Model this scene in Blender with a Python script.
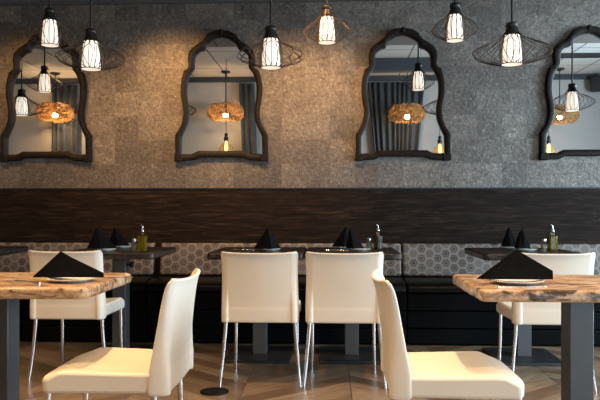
import bpy, bmesh, math, random
from mathutils import Vector, Matrix
random.seed(7)
scene = bpy.context.scene
for o in list(bpy.data.objects):
    bpy.data.objects.remove(o)
C = scene.collection
PI = math.pi

# ------------------------------------------------------------------ camera
F_PX = 680.0
YAW = math.atan(30 / F_PX)
CAM_H = 1.05
cam_d = bpy.data.cameras.new('camera')
cam = bpy.data.objects.new('camera', cam_d)
C.objects.link(cam)
cam.location = (0, 0, CAM_H)
cam.rotation_euler = (PI / 2, 0, YAW)
cam_d.sensor_width = 36
cam_d.lens = 36 * F_PX / 600
cam_d.shift_y = 8 / 600
cam_d.clip_start = 0.02
scene.camera = cam

# ------------------------------------------------------------------ exposure, world
vs = scene.view_settings
scene.display_settings.display_device = 'sRGB'
vs.view_transform = 'Standard'
vs.look = 'None'
vs.gamma = 1
vs.use_curve_mapping = False
vs.exposure = 0.0
world = bpy.data.worlds.new('world')
scene.world = world
world.use_nodes = True
wb = world.node_tree.nodes['Background']
wb.inputs[0].default_value = (0.55, 0.7, 1.0, 1)
wb.inputs[1].default_value = 0.6

# room dimensions (metres)
WALL_Y = 5.70        # mirrored wall
BACK_Y = -0.80       # wall behind the camera
LEFT_X, RIGHT_X = -6.6, 5.6
SOFFIT_Z, CEIL_Z = 2.80, 3.40
SOFFIT_Y = 4.02


def area_light(name, loc, rot, sx, sy, power, col, shape='RECTANGLE', spread=PI):
    d = bpy.data.lights.new(name, 'AREA')
    d.shape = shape
    d.size = sx
    if shape == 'RECTANGLE':
        d.size_y = sy
    d.energy = power
    d.color = col
    d.spread = spread
    o = bpy.data.objects.new(name, d)
    C.objects.link(o)
    o.location = loc
    o.rotation_euler = rot
    return o


# daylight coming through the window in the right wall
area_light('window_daylight', (RIGHT_X - 0.04, 3.25, 1.75), (0, PI / 2, 0), 2.2, 3.0, 530, (0.64, 0.84, 1.0))
# daylight through the front window behind and to the right of the camera
area_light('front_window_daylight', (3.1, BACK_Y + 0.05, 0.9), (PI / 2, 0, 0), 2.6, 1.2, 72, (0.70, 0.88, 1.0))

# warm recessed ceiling lights, each shining down from its own fitting (built below)
DOWNLIGHTS = [(-2.6, 1.7), (-0.9, 1.7), (0.9, 1.7), (-2.6, 2.9), (-0.9, 2.9), (0.9, 2.9), (2.6, 2.3), (-4.2, 2.3)]
DOWN_POWER = 16
DOWN_COL = (1.0, 0.62, 0.28)
SPOT_POWER = 260
SPOT_COL = (1.0, 0.55, 0.22)
# (x, power factor) of unseen spots added in the soffit for the wall's warm pools
ADDED_SPOTS = [(-2.55, 0.5), (-1.32, 1.0), (-0.28, 0.75), (0.22, 0.25)]
PEND_COL = (1.0, 0.62, 0.30)

# ------------------------------------------------------------------ layout helpers
CT, ST = math.cos(YAW), math.sin(YAW)


def xat(u, Y):
    """X of the place seen at column u at distance Y into the room"""
    a = (u - 300) / F_PX
    dx = a * CT - ST
    dy = a * ST + CT
    return dx / dy * Y


def zat(v, u, Y):
    a = (u - 300) / F_PX
    dy = a * ST + CT
    return CAM_H + (208 - v) / F_PX * (Y / dy)


def xref(u, Y):
    """same, for things seen reflected in the wall mirrors"""
    return xat(u, 2 * WALL_Y - Y)


def zref(v, u, Y):
    return zat(v, u, 2 * WALL_Y - Y)


# ------------------------------------------------------------------ materials
def newmat(name):
    m = bpy.data.materials.new(name)
    m.use_nodes = True
    nt = m.node_tree
    return m, nt, nt.nodes['Principled BSDF']


def N(nt, kind, **kw):
    n = nt.nodes.new(kind)
    for k, v in kw.items():
        if k == 'op':
            n.operation = v
        else:
            setattr(n, k, v)
    return n


def link(nt, a, b):
    nt.links.new(a, b)


def math_node(nt, op, a, b=None, c=None, clamp=False):
    n = nt.nodes.new('ShaderNodeMath')
    n.operation = op
    n.use_clamp = clamp
    for i, v in enumerate((a, b, c)):
        if v is None:
            continue
        if isinstance(v, (int, float)):
            n.inputs[i].default_value = v
        else:
            nt.links.new(v, n.inputs[i])
    return n.outputs[0]


def mix(nt, fac, a, b, blend='MIX'):
    n = nt.nodes.new('ShaderNodeMix')
    n.data_type = 'RGBA'
    n.blend_type = blend
    n.clamp_factor = True
    for sock, v in ((n.inputs['Factor'], fac), (n.inputs[6], a), (n.inputs[7], b)):
        if isinstance(v, (int, float)):
            sock.default_value = v
        elif isinstance(v, tuple):
            sock.default_value = v if len(v) == 4 else (*v, 1)
        else:
            nt.links.new(v, sock)
    return n.outputs[2]


def ramp(nt, fac, stops):
    n = nt.nodes.new('ShaderNodeValToRGB')
    el = n.color_ramp.elements
    while len(el) < len(stops):
        el.new(0.5)
    for e, (p, c) in zip(el, stops):
        e.position = p
        e.color = c if len(c) == 4 else (*c, 1)
    nt.links.new(fac, n.inputs[0])
    return n.outputs[0]


def noise(nt, vec, scale, detail=4, rough=0.55, dist=0.0):
    n = nt.nodes.new('ShaderNodeTexNoise')
    n.inputs['Scale'].default_value = scale
    n.inputs['Detail'].default_value = detail
    n.inputs['Roughness'].default_value = rough
    n.inputs['Distortion'].default_value = dist
    if vec is not None:
        nt.links.new(vec, n.inputs['Vector'])
    return n.outputs['Fac']


def objco(nt, scale=(1, 1, 1), loc=(0, 0, 0), rot=(0, 0, 0)):
    t = nt.nodes.new('ShaderNodeTexCoord')
    m = nt.nodes.new('ShaderNodeMapping')
    m.inputs['Scale'].default_value = scale
    m.inputs['Location'].default_value = loc
    m.inputs['Rotation'].default_value = rot
    nt.links.new(t.outputs['Object'], m.inputs[0])
    return m.outputs[0]


def bump(nt, b, height, strength=0.3, dist=0.01):
    n = nt.nodes.new('ShaderNodeBump')
    n.inputs['Strength'].default_value = strength
    n.inputs['Distance'].default_value = dist
    nt.links.new(height, n.inputs['Height'])
    nt.links.new(n.outputs[0], b.inputs['Normal'])


def plain(name, col, rough=0.5, metal=0.0, var=0.06, nscale=30, bumpy=0.0, spec=0.5):
    m, nt, b = newmat(name)
    v = objco(nt)
    f = noise(nt, v, nscale, 4)
    c1 = tuple(max(0, x * (1 - var)) for x in col)
    c2 = tuple(min(1, x * (1 + var)) for x in col)
    link(nt, mix(nt, f, c1, c2), b.inputs['Base Color'])
    b.inputs['Roughness'].default_value = rough
    b.inputs['Metallic'].default_value = metal
    b.inputs['Specular IOR Level'].default_value = spec
    if bumpy:
        bump(nt, b, noise(nt, v, nscale * 8, 3), bumpy, 0.002)
    return m


M = {}
M['plastic'] = plain('cream_plastic', (0.80, 0.755, 0.66), 0.42, var=0.015, nscale=12, bumpy=0.03, spec=0.4)
M['chrome'] = plain('chrome', (0.75, 0.75, 0.75), 0.16, 1.0, var=0.0)
M['steel'] = plain('grey_painted_steel', (0.082, 0.088, 0.093), 0.45, 0.3, var=0.12, nscale=20, bumpy=0.05)
M['base_steel'] = plain('dark_steel_plate', (0.03, 0.032, 0.035), 0.4, 0.3, var=0.2)
M['black'] = plain('matt_black_metal', (0.012, 0.011, 0.011), 0.5, 0.2)
M['leather'] = plain('black_leather', (0.0028, 0.003, 0.0034), 0.38, bumpy=0.06, nscale=40, var=0.2, spec=0.22)
M['leather_front'] = plain('black_leather_panel', (0.0026, 0.003, 0.0034), 0.6, bumpy=0.06, nscale=40, var=0.2, spec=0.07)
M['napkin'] = plain('black_cotton', (0.007, 0.007, 0.0078), 0.9, bumpy=0.1, nscale=90, spec=0.06)
M['china'] = plain('white_china', (0.8, 0.8, 0.78), 0.15, var=0.01)
M['frame'] = plain('dark_carved_wood', (0.009, 0.006, 0.0045), 0.55, var=0.3, nscale=14, bumpy=0.1, spec=0.16)
M['ceiling_edge'] = plain('grey_plaster', (0.06, 0.055, 0.05), 0.8)
M['far_wall'] = plain('pale_grey_plaster', (0.36, 0.355, 0.345), 0.85, var=0.04, nscale=2)
M['side_wall'] = plain('grey_plaster_side', (0.30, 0.29, 0.28), 0.85, var=0.04, nscale=2)
M['curtain'] = plain('slate_curtain', (0.05, 0.058, 0.068), 0.8, var=0.15)
M['wire'] = plain('bronze_wire', (0.07, 0.045, 0.03), 0.45, 0.6)
M['cap'] = plain('dark_bronze_cap', (0.016, 0.013, 0.012), 0.42, 0.3)
M['valance'] = plain('dark_valance', (0.03, 0.035, 0.042), 0.7)
M['window_frame'] = plain('aluminium_frame', (0.2, 0.2, 0.2), 0.4, 0.6)

# mirror glass
m, nt, b = newmat('mirror_silver')
b.inputs['Base Color'].default_value = (0.86, 0.87, 0.86, 1)
b.inputs['Metallic'].default_value = 1
b.inputs['Roughness'].default_value = 0.0
M['mirror'] = m

# glass shade lit from inside
m, nt, b = newmat('lit_opal_glass')
b.inputs['Base Color'].default_value = (0.9, 0.86, 0.8, 1)
b.inputs['Roughness'].default_value = 0.35
lw = N(nt, 'ShaderNodeLayerWeight')
lw.inputs[0].default_value = 0.35
link(nt, mix(nt, lw.outputs['Facing'], (1.0, 0.90, 0.76), (0.75, 0.5, 0.33)), b.inputs['Emission Color'])
b.inputs['Emission Strength'].default_value = 1.12
M['shade'] = m

m, nt, b = newmat('warm_lamp_glow')
b.inputs['Emission Color'].default_value = (1, 0.7, 0.38, 1)
b.inputs['Emission Strength'].default_value = 3.5
b.inputs['Base Color'].default_value = (0.8, 0.7, 0.5, 1)
M['glow'] = m

m, nt, b = newmat('clear_glass')
b.inputs['Base Color'].default_value = (0.96, 0.98, 0.97, 1)
b.inputs['Transmission Weight'].default_value = 1
b.inputs['Roughness'].default_value = 0.02
b.inputs['IOR'].default_value = 1.3
M['glass'] = m

m, nt, b = newmat('amber_glass')
b.inputs['Base Color'].default_value = (1, 0.82, 0.5, 1)
b.inputs['Transmission Weight'].default_value = 0.9
b.inputs['Roughness'].default_value = 0.05
b.inputs['IOR'].default_value = 1.2
M['amber'] = m

m, nt, b = newmat('olive_oil')
b.inputs['Base Color'].default_value = (0.22, 0.15, 0.006, 1)
b.inputs['Transmission Weight'].default_value = 0.55
b.inputs['Roughness'].default_value = 0.1
b.inputs['IOR'].default_value = 1.3
M['oil'] = m
M['vinegar'] = plain('dark_oil', (0.022, 0.014, 0.004), 0.1, spec=0.5)
M['salt'] = plain('salt_and_spice', (0.42, 0.4, 0.33), 0.8, var=0.3, nscale=200)

# wicker
m, nt, b = newmat('wicker')
v = objco(nt)
f = noise(nt, v, 60, 4)
link(nt, ramp(nt, f, [(0.38, (0.07, 0.03, 0.008)), (0.5, (0.34, 0.17, 0.045)), (0.62, (0.75, 0.47, 0.17))]), b.inputs['Base Color'])
b.inputs['Roughness'].default_value = 0.7
M['wicker'] = m

# cork / mica wallpaper of 0.2 m squares
m, nt, b = newmat('cork_wallpaper')
v = objco(nt)
sep = N(nt, 'ShaderNodeSeparateXYZ')
link(nt, v, sep.inputs[0])
cx = math_node(nt, 'FLOOR', math_node(nt, 'DIVIDE', sep.outputs[0], 0.203))
cz = math_node(nt, 'FLOOR', math_node(nt, 'DIVIDE', sep.outputs[2], 0.203))
comb = N(nt, 'ShaderNodeCombineXYZ')
link(nt, cx, comb.inputs[0]); link(nt, cz, comb.inputs[1])
wn = N(nt, 'ShaderNodeTexWhiteNoise', noise_dimensions='3D')
link(nt, comb.outputs[0], wn.inputs[0])
# shift the grain pattern from square to square
voff = N(nt, 'ShaderNodeVectorMath', operation='MULTIPLY_ADD')
link(nt, wn.outputs['Color'], voff.inputs[0]); voff.inputs[1].default_value = (3, 3, 3); link(nt, v, voff.inputs[2])
base = mix(nt, wn.outputs[0], (0.098, 0.083, 0.070), (0.205, 0.176, 0.149))
med = noise(nt, v, 9, 4, 0.6)
base = mix(nt, ramp(nt, med, [(0.35, (0.5, 0.5, 0.5)), (0.6, (0, 0, 0))]), base, (0.075, 0.065, 0.057))
big = noise(nt, v, 2.2, 3)
base = mix(nt, math_node(nt, 'MULTIPLY', big, 0.35), base, (0.16, 0.14, 0.125))
gr = noise(nt, voff.outputs[0], 34, 6, 0.75)
grs = ramp(nt, gr, [(0.33, (0.42, 0.42, 0.42)), (0.45, (0.92, 0.92, 0.92)), (0.55, (1.05, 1.05, 1.05)), (0.66, (1.7, 1.7, 1.7))])
base = mix(nt, 1.0, base, grs, 'MULTIPLY')
mp = N(nt, 'ShaderNodeMapping'); mp.inputs['Scale'].default_value = (1.9, 1.0, 0.8)
link(nt, voff.outputs[0], mp.inputs[0])
dk = noise(nt, mp.outputs[0], 75, 3, 0.6)
base = mix(nt, ramp(nt, dk, [(0.60, (0, 0, 0)), (0.67, (1, 1, 1))]), base, (0.045, 0.038, 0.033))
fl = noise(nt, mp.outputs[0], 44, 4, 0.68)
flk = ramp(nt, fl, [(0.63, (0, 0, 0)), (0.70, (1, 1, 1))])
base = mix(nt, flk, base, (0.36, 0.33, 0.29))
vo = N(nt, 'ShaderNodeTexVoronoi', feature='DISTANCE_TO_EDGE')
vo.inputs['Scale'].default_value = 26
link(nt, voff.outputs[0], vo.inputs['Vector'])
crack = ramp(nt, vo.outputs['Distance'], [(0.0, (0.45, 0.45, 0.45)), (0.09, (1, 1, 1))])
base = mix(nt, 0.35, base, crack, 'MULTIPLY')
link(nt, base, b.inputs['Base Color'])
b.inputs['Metallic'].default_value = 0.35
rg = N(nt, 'ShaderNodeMapRange')
link(nt, gr, rg.inputs[0]); rg.inputs[3].default_value = 0.6; rg.inputs[4].default_value = 0.22
link(nt, rg.outputs[0], b.inputs['Roughness'])
bump(nt, b, gr, 0.75, 0.008)
M['cork'] = m

# dark wood planks of the wainscot
m, nt, b = newmat('dark_wood_planks')
v = objco(nt, (1, 1, 1))
br = N(nt, 'ShaderNodeTexBrick')
mp = N(nt, 'ShaderNodeMapping'); mp.inputs['Rotation'].default_value = (PI / 2, 0, 0)
mp.inputs['Location'].default_value = (0.3, 0.075, 0)
link(nt, v, mp.inputs[0]); link(nt, mp.outputs[0], br.inputs[0])
br.inputs['Scale'].default_value = 1
br.inputs['Brick Width'].default_value = 1.25
br.inputs['Row Height'].default_value = 0.142
br.inputs['Mortar Size'].default_value = 0.002
br.inputs['Color1'].default_value = (0.0, 0, 0, 1); br.inputs['Color2'].default_value = (1, 1, 1, 1)
br.inputs['Mortar'].default_value = (0, 0, 0, 1)
g1 = objco(nt, (1.2, 6, 14))
gn = noise(nt, g1, 3.2, 8, 0.68, 1.0)
colr = ramp(nt, gn, [(0.3, (0.0045, 0.0028, 0.002)), (0.5, (0.014, 0.0085, 0.0058)), (0.68, (0.048, 0.029, 0.019))])
colr = mix(nt, math_node(nt, 'MULTIPLY', br.outputs[0], 0.4), colr, (0.013, 0.008, 0.006))
colr = mix(nt, br.outputs['Fac'], colr, (0.005, 0.004, 0.003))
link(nt, colr, b.inputs['Base Color'])
b.inputs['Roughness'].default_value = 0.55
b.inputs['Specular IOR Level'].default_value = 0.1
bump(nt, b, gn, 0.25, 0.004)
M['dark_wood'] = m

# chevron plank floor
m, nt, b = newmat('chevron_plank_floor')
v = objco(nt)
sep = N(nt, 'ShaderNodeSeparateXYZ'); link(nt, v, sep.inputs[0])
W = 0.62
tri = math_node(nt, 'PINGPONG', math_node(nt, 'ADD', sep.outputs[0], 40.18), W)
t = math_node(nt, 'ADD', sep.outputs[1], math_node(nt, 'MULTIPLY', tri, -0.85))
pid = math_node(nt, 'DIVIDE', t, 0.15)
col_id = math_node(nt, 'FLOOR', math_node(nt, 'DIVIDE', math_node(nt, 'ADD', sep.outputs[0], 40.18), W))
comb = N(nt, 'ShaderNodeCombineXYZ')
link(nt, math_node(nt, 'FLOOR', pid), comb.inputs[0]); link(nt, col_id, comb.inputs[1])
wn = N(nt, 'ShaderNodeTexWhiteNoise', noise_dimensions='3D'); link(nt, comb.outputs[0], wn.inputs[0])
# grain runs along the plank: coordinates (across, along)
al = math_node(nt, 'ADD', math_node(nt, 'MULTIPLY', tri, 1.0), math_node(nt, 'MULTIPLY', sep.outputs[1], 0.6))
gc = N(nt, 'ShaderNodeCombineXYZ')
link(nt, math_node(nt, 'MULTIPLY', t, 14), gc.inputs[0]); link(nt, math_node(nt, 'MULTIPLY', al, 1.6), gc.inputs[1])
link(nt, math_node(nt, 'MULTIPLY', wn.outputs[0], 30), gc.inputs[2])
gn = noise(nt, gc.outputs[0], 2.4, 6, 0.6, 0.6)
c0 = mix(nt, wn.outputs[0], (0.15, 0.094, 0.055), (0.39, 0.275, 0.175))
c0 = mix(nt, ramp(nt, gn, [(0.35, (0, 0, 0)), (0.7, (1, 1, 1))]), mix(nt, 0.55, c0, (0.055, 0.038, 0.026)), c0)
fr = math_node(nt, 'ABSOLUTE', math_node(nt, 'SUBTRACT', math_node(nt, 'FRACT', pid), 0.5))
seam = math_node(nt, 'GREATER_THAN', fr, 0.487)
tw = math_node(nt, 'FRACT', math_node(nt, 'DIVIDE', math_node(nt, 'ADD', sep.outputs[0], 40.18), W))
seam2 = math_node(nt, 'GREATER_THAN', math_node(nt, 'ABSOLUTE', math_node(nt, 'SUBTRACT', tw, 0.5)), 0.496)
c0 = mix(nt, math_node(nt, 'MAXIMUM', seam, seam2), c0, (0.05, 0.033, 0.02))
link(nt, c0, b.inputs['Base Color'])
b.inputs['Roughness'].default_value = 0.33
bump(nt, b, gn, 0.1, 0.002)
M['floor'] = m

# hexagon fabric (flat-topped cells)
m, nt, b = newmat('hexagon_fabric')
v = objco(nt)
sep = N(nt, 'ShaderNodeSeparateXYZ'); link(nt, v, sep.inputs[0])
pz = math_node(nt, 'ADD', math_node(nt, 'DIVIDE', sep.outputs[2], 0.0755), 50.0)
px = math_node(nt, 'ADD', math_node(nt, 'DIVIDE', sep.outputs[0], 0.0755), 86.6)
R3 = math.sqrt(3)


def cell(offz, offx):
    az = math_node(nt, 'SUBTRACT', math_node(nt, 'FLOORED_MODULO', math_node(nt, 'SUBTRACT', pz, offz), 1.0), 0.5)
    ax = math_node(nt, 'SUBTRACT', math_node(nt, 'FLOORED_MODULO', math_node(nt, 'SUBTRACT', px, offx), R3), R3 / 2)
    d = math_node(nt, 'ADD', math_node(nt, 'MULTIPLY', az, az), math_node(nt, 'MULTIPLY', ax, ax))
    return az, ax, d


az, ax, da = cell(0, 0)
bz, bx_, db = cell(0.5, R3 / 2)
sel = math_node(nt, 'LESS_THAN', da, db)
inv = math_node(nt, 'SUBTRACT', 1.0, sel)
gz = math_node(nt, 'ADD', math_node(nt, 'MULTIPLY', az, sel), math_node(nt, 'MULTIPLY', bz, inv))
gx = math_node(nt, 'ADD', math_node(nt, 'MULTIPLY', ax, sel), math_node(nt, 'MULTIPLY', bx_, inv))
agz = math_node(nt, 'ABSOLUTE', gz); agx = math_node(nt, 'ABSOLUTE', gx)
hd = math_node(nt, 'MAXIMUM', agz, math_node(nt, 'ADD', math_node(nt, 'MULTIPLY', agz, 0.5), math_node(nt, 'MULTIPLY', agx, R3 / 2)))
idc = N(nt, 'ShaderNodeCombineXYZ')
link(nt, math_node(nt, 'ROUND', math_node(nt, 'MULTIPLY', math_node(nt, 'SUBTRACT', pz, gz), 4)), idc.inputs[0])
link(nt, math_node(nt, 'ROUND', math_node(nt, 'MULTIPLY', math_node(nt, 'SUBTRACT', px, gx), 4)), idc.inputs[1])
wn = N(nt, 'ShaderNodeTexWhiteNoise', noise_dimensions='3D'); link(nt, idc.outputs[0], wn.inputs[0])
fill = ramp(nt, wn.outputs[0], [(0.0, (0.075, 0.060, 0.052)), (0.3, (0.125, 0.103, 0.09)), (0.7, (0.165, 0.137, 0.12)), (1.0, (0.10, 0.075, 0.063))])
dots = math_node(nt, 'MULTIPLY', math_node(nt, 'LESS_THAN', hd, 0.13), math_node(nt, 'GREATER_THAN', wn.outputs[0], 0.62))
fill = mix(nt, dots, fill, (0.03, 0.027, 0.026))
rimh = math_node(nt, 'MULTIPLY', math_node(nt, 'GREATER_THAN', hd, 0.24), math_node(nt, 'GREATER_THAN', wn.outputs[0], 0.62))
fill = mix(nt, math_node(nt, 'MULTIPLY', rimh, 0.6), fill, (0.06, 0.053, 0.05))
lines = math_node(nt, 'GREATER_THAN', hd, 0.395)
cc = mix(nt, lines, fill, (0.25, 0.20, 0.165))
cc = mix(nt, math_node(nt, 'MULTIPLY', noise(nt, v, 120, 3), 0.3), cc, (0.12, 0.11, 0.1))
link(nt, cc, b.inputs['Base Color'])
b.inputs['Roughness'].default_value = 0.55
M['hex'] = m


def stone(name, c_dark, c_mid, c_light, rough, dark_amt):
    m, nt, b = newmat(name)
    v = objco(nt, (0.7, 1.8, 1.8))
    n1 = noise(nt, v, 11, 7, 0.68, 1.2)
    c = ramp(nt, n1, [(0.33, c_dark), (0.44, c_mid), (0.54, c_light), (0.66, c_mid), (0.76, c_dark)])
    v2 = objco(nt, (0.6, 2.4, 1.6), (3.1, 1.7, 0.4))
    n2 = noise(nt, v2, 15, 6, 0.72, 1.0)
    c = mix(nt, ramp(nt, n2, [(dark_amt, (0, 0, 0)), (dark_amt + 0.07, (1, 1, 1))]), c, tuple(x * 0.22 for x in c_dark))
    n4 = noise(nt, objco(nt, (1, 1.4, 1.4), (0.3, 5.2, 1.1)), 6.5, 5, 0.62, 0.8)
    c = mix(nt, ramp(nt, n4, [(0.66, (0, 0, 0)), (0.69, (1, 1, 1))]), c, (0.012, 0.008, 0.006))
    n3 = noise(nt, objco(nt), 90, 3)
    c = mix(nt, math_node(nt, 'MULTIPLY', n3, 0.35), c, c_dark)
    link(nt, c, b.inputs['Base Color'])
    b.inputs['Roughness'].default_value = rough
    return m


M['near_top'] = stone('beige_burl_stone', (0.17, 0.08, 0.038), (0.46, 0.27, 0.145), (0.72, 0.54, 0.36), 0.3, 0.505)
M['far_top'] = stone('dark_speckled_stone', (0.005, 0.0035, 0.003), (0.013, 0.009, 0.007), (0.07, 0.05, 0.04), 0.3, 0.52)

# ceiling tiles in a thin grid
m, nt, b = newmat('ceiling_tiles')
v = objco(nt)
br = N(nt, 'ShaderNodeTexBrick')
br.offset = 0
link(nt, v, br.inputs[0])
br.inputs['Scale'].default_value = 1
br.inputs['Brick Width'].default_value = 0.61
br.inputs['Row Height'].default_value = 1.22
br.inputs['Mortar Size'].default_value = 0.012
br.inputs['Color1'].default_value = (0.38, 0.37, 0.35, 1); br.inputs['Color2'].default_value = (0.42, 0.41, 0.39, 1)
br.inputs['Mortar'].default_value = (0.08, 0.08, 0.08, 1)
link(nt, br.outputs[0], b.inputs['Base Color'])
b.inputs['Roughness'].default_value = 0.9
M['tiles'] = m
# ceiling tiles in a thin grid
m, nt, b = newmat('soffit_tiles')
v = objco(nt)
br = N(nt, 'ShaderNodeTexBrick')
br.offset = 0
link(nt, v, br.inputs[0])
br.inputs['Scale'].default_value = 1
br.inputs['Brick Width'].default_value = 0.61
br.inputs['Row Height'].default_value = 1.22
br.inputs['Mortar Size'].default_value = 0.012
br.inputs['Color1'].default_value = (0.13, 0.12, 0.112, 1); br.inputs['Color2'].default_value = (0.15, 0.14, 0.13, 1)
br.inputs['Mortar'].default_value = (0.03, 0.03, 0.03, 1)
link(nt, br.outputs[0], b.inputs['Base Color'])
b.inputs['Roughness'].default_value = 0.9
M['soffit'] = m


# ------------------------------------------------------------------ mesh helpers
def new_bm():
    return bmesh.new()


def add_box(bm, x0, x1, y0, y1, z0, z1):
    vs_ = [bm.verts.new((x, y, z)) for z in (z0, z1) for y in (y0, y1) for x in (x0, x1)]
    for f in ((0, 2, 3, 1), (4, 5, 7, 6), (0, 1, 5, 4), (2, 6, 7, 3), (1, 3, 7, 5), (0, 4, 6, 2)):
        bm.faces.new([vs_[i] for i in f])


def catmull(pts, per=6):
    pts = [Vector(p) for p in pts]
    out = []
    n = len(pts)
    for i in range(n - 1):
        p0 = pts[max(i - 1, 0)]; p1 = pts[i]; p2 = pts[i + 1]; p3 = pts[min(i + 2, n - 1)]
        for k in range(per):
            t = k / per
            out.append(0.5 * ((2 * p1) + (p2 - p0) * t + (2 * p0 - 5 * p1 + 4 * p2 - p3) * t * t + (3 * p1 - p0 - 3 * p2 + p3) * t ** 3))
    out.append(pts[-1])
    return out


def add_tube(bm, pts, rad, seg=10, cap=True):
    pts = [Vector(p) for p in pts]
    n = len(pts)
    rr = rad if isinstance(rad, (list, tuple)) else [rad] * n
    rings = []
    up = None
    for i, p in enumerate(pts):
        d = (pts[min(i + 1, n - 1)] - pts[max(i - 1, 0)]).normalized()
        if up is None:
            up = Vector((0, 0, 1)) if abs(d.z) < 0.9 else Vector((1, 0, 0))
        a = d.cross(up).normalized()
        up = a.cross(d).normalized()
        rings.append([bm.verts.new(p + (a * math.cos(2 * PI * k / seg) + up * math.sin(2 * PI * k / seg)) * rr[i]) for k in range(seg)])
    for i in range(n - 1):
        for k in range(seg):
            bm.faces.new((rings[i][k], rings[i][(k + 1) % seg], rings[i + 1][(k + 1) % seg], rings[i + 1][k]))
    if cap:
        bm.faces.new(rings[0][::-1])
        bm.faces.new(rings[-1])


def add_lathe(bm, prof, seg=28, cx=0, cy=0, cap0=True, cap1=True):
    rings = []
    for r, z in prof:
        r = max(r, 1e-4)
        rings.append([bm.verts.new((cx + r * math.cos(2 * PI * k / seg), cy + r * math.sin(2 * PI * k / seg), z)) for k in range(seg)])
    for i in range(len(rings) - 1):
        for k in range(seg):
            bm.faces.new((rings[i][k], rings[i][(k + 1) % seg], rings[i + 1][(k + 1) % seg], rings[i + 1][k]))
    if cap0:
        bm.faces.new(rings[0][::-1])
    if cap1:
        bm.faces.new(rings[-1])


def add_prism(bm, outline, z0, z1):
    lo = [bm.verts.new((x, y, z0)) for x, y in outline]
    hi = [bm.verts.new((x, y, z1)) for x, y in outline]
    n = len(outline)
    for i in range(n):
        bm.faces.new((lo[i], lo[(i + 1) % n], hi[(i + 1) % n], hi[i]))
    bm.faces.new(lo[::-1])
    bm.faces.new(hi)


def rounded_rect(x0, x1, y0, y1, r, seg=6):
    pts = []
    for cx, cy, a0 in ((x1 - r, y1 - r, 0), (x0 + r, y1 - r, 90), (x0 + r, y0 + r, 180), (x1 - r, y0 + r, 270)):
        for k in range(seg + 1):
            a = math.radians(a0 + 90 * k / seg)
            pts.append((cx + r * math.cos(a), cy + r * math.sin(a)))
    return pts


def obj(name, bm, material, parent=None, bevel=0.0, smooth=True, bseg=2, angle=40):
    bmesh.ops.recalc_face_normals(bm, faces=bm.faces)
    me = bpy.data.meshes.new(name)
    bm.to_mesh(me)
    bm.free()
    o = bpy.data.objects.new(name, me)
    C.objects.link(o)
    me.materials.append(material)
    if parent:
        o.parent = parent
    if bevel:
        md = o.modifiers.new('bevel', 'BEVEL')
        md.width = bevel; md.segments = bseg; md.limit_method = 'ANGLE'; md.angle_limit = math.radians(angle)
        md.harden_normals = False
    if smooth:
        for p in me.polygons:
            p.use_smooth = True
        try:
            me.set_sharp_from_angle(angle=math.radians(48))
        except Exception:
            pass
    return o


def tag(o, label, cat, group=None, kind=None):
    o['label'] = label
    o['category'] = cat
    if group:
        o['group'] = group
    if kind:
        o['kind'] = kind
    return o


def thing(name, label, cat, loc=(0, 0, 0), rotz=0, group=None):
    o = bpy.data.objects.new(name, None)
    C.objects.link(o)
    o.empty_display_size = 0.05
    o.location = loc
    o.rotation_euler = (0, 0, rotz)
    return tag(o, label, cat, group)


def struct(name, bm, m, parent=None, bevel=0.0):
    o = obj(name, bm, m, parent, bevel, smooth=False)
    if not parent:
        o['kind'] = 'structure'
    return o


def copy_tree(o, parent=None):
    c = o.copy()
    C.objects.link(c)
    c.parent = parent
    for ch in list(o.children):
        copy_tree(ch, c)
    return c


def dup(root, loc, rotz, label, group=None):
    c = copy_tree(root)
    c.location = loc
    c.rotation_euler = (0, 0, rotz)
    c['label'] = label
    if group:
        c['group'] = group
    return c


# ================================================================== room shell
bm = new_bm(); add_box(bm, LEFT_X - 0.1, RIGHT_X + 0.1, BACK_Y - 0.1, WALL_Y + 0.1, -0.1, 0.0)
struct('floor', bm, M['floor'])
bm = new_bm(); add_box(bm, LEFT_X - 0.1, RIGHT_X + 0.1, WALL_Y, WALL_Y + 0.1, 0, CEIL_Z)
struct('wall_back', bm, M['cork'])
bm = new_bm(); add_box(bm, LEFT_X - 0.1, LEFT_X, BACK_Y - 0.1, WALL_Y, 0, CEIL_Z)
struct('wall_left', bm, M['side_wall'])
# right wall with its window opening
bm = new_bm()
WY0, WY1, WZ0, WZ1 = 1.75, 4.75, 0.65, 2.85
add_box(bm, RIGHT_X, RIGHT_X + 0.1, BACK_Y - 0.1, WY0, 0, CEIL_Z)
add_box(bm, RIGHT_X, RIGHT_X + 0.1, WY1, WALL_Y, 0, CEIL_Z)
add_box(bm, RIGHT_X, RIGHT_X + 0.1, WY0, WY1, 0, WZ0)
add_box(bm, RIGHT_X, RIGHT_X + 0.1, WY0, WY1, WZ1, CEIL_Z)
struct('wall_right', bm, M['side_wall'])
bm = new_bm()
for y in (WY0 + 0.03, (WY0 + WY1) / 2, WY1 - 0.03):
    add_box(bm, RIGHT_X + 0.02, RIGHT_X + 0.08, y - 0.03, y + 0.03, WZ0, WZ1)
for z in (WZ0 + 0.03, WZ1 - 0.03):
    add_box(bm, RIGHT_X + 0.02, RIGHT_X + 0.08, WY0, WY1, z - 0.03, z + 0.03)
wf = struct('window_1', bm, M['window_frame'])
bm = new_bm(); add_box(bm, RIGHT_X + 0.045, RIGHT_X + 0.053, WY0, WY1, WZ0, WZ1)
struct('pane', bm, M['glass'], wf)
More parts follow.
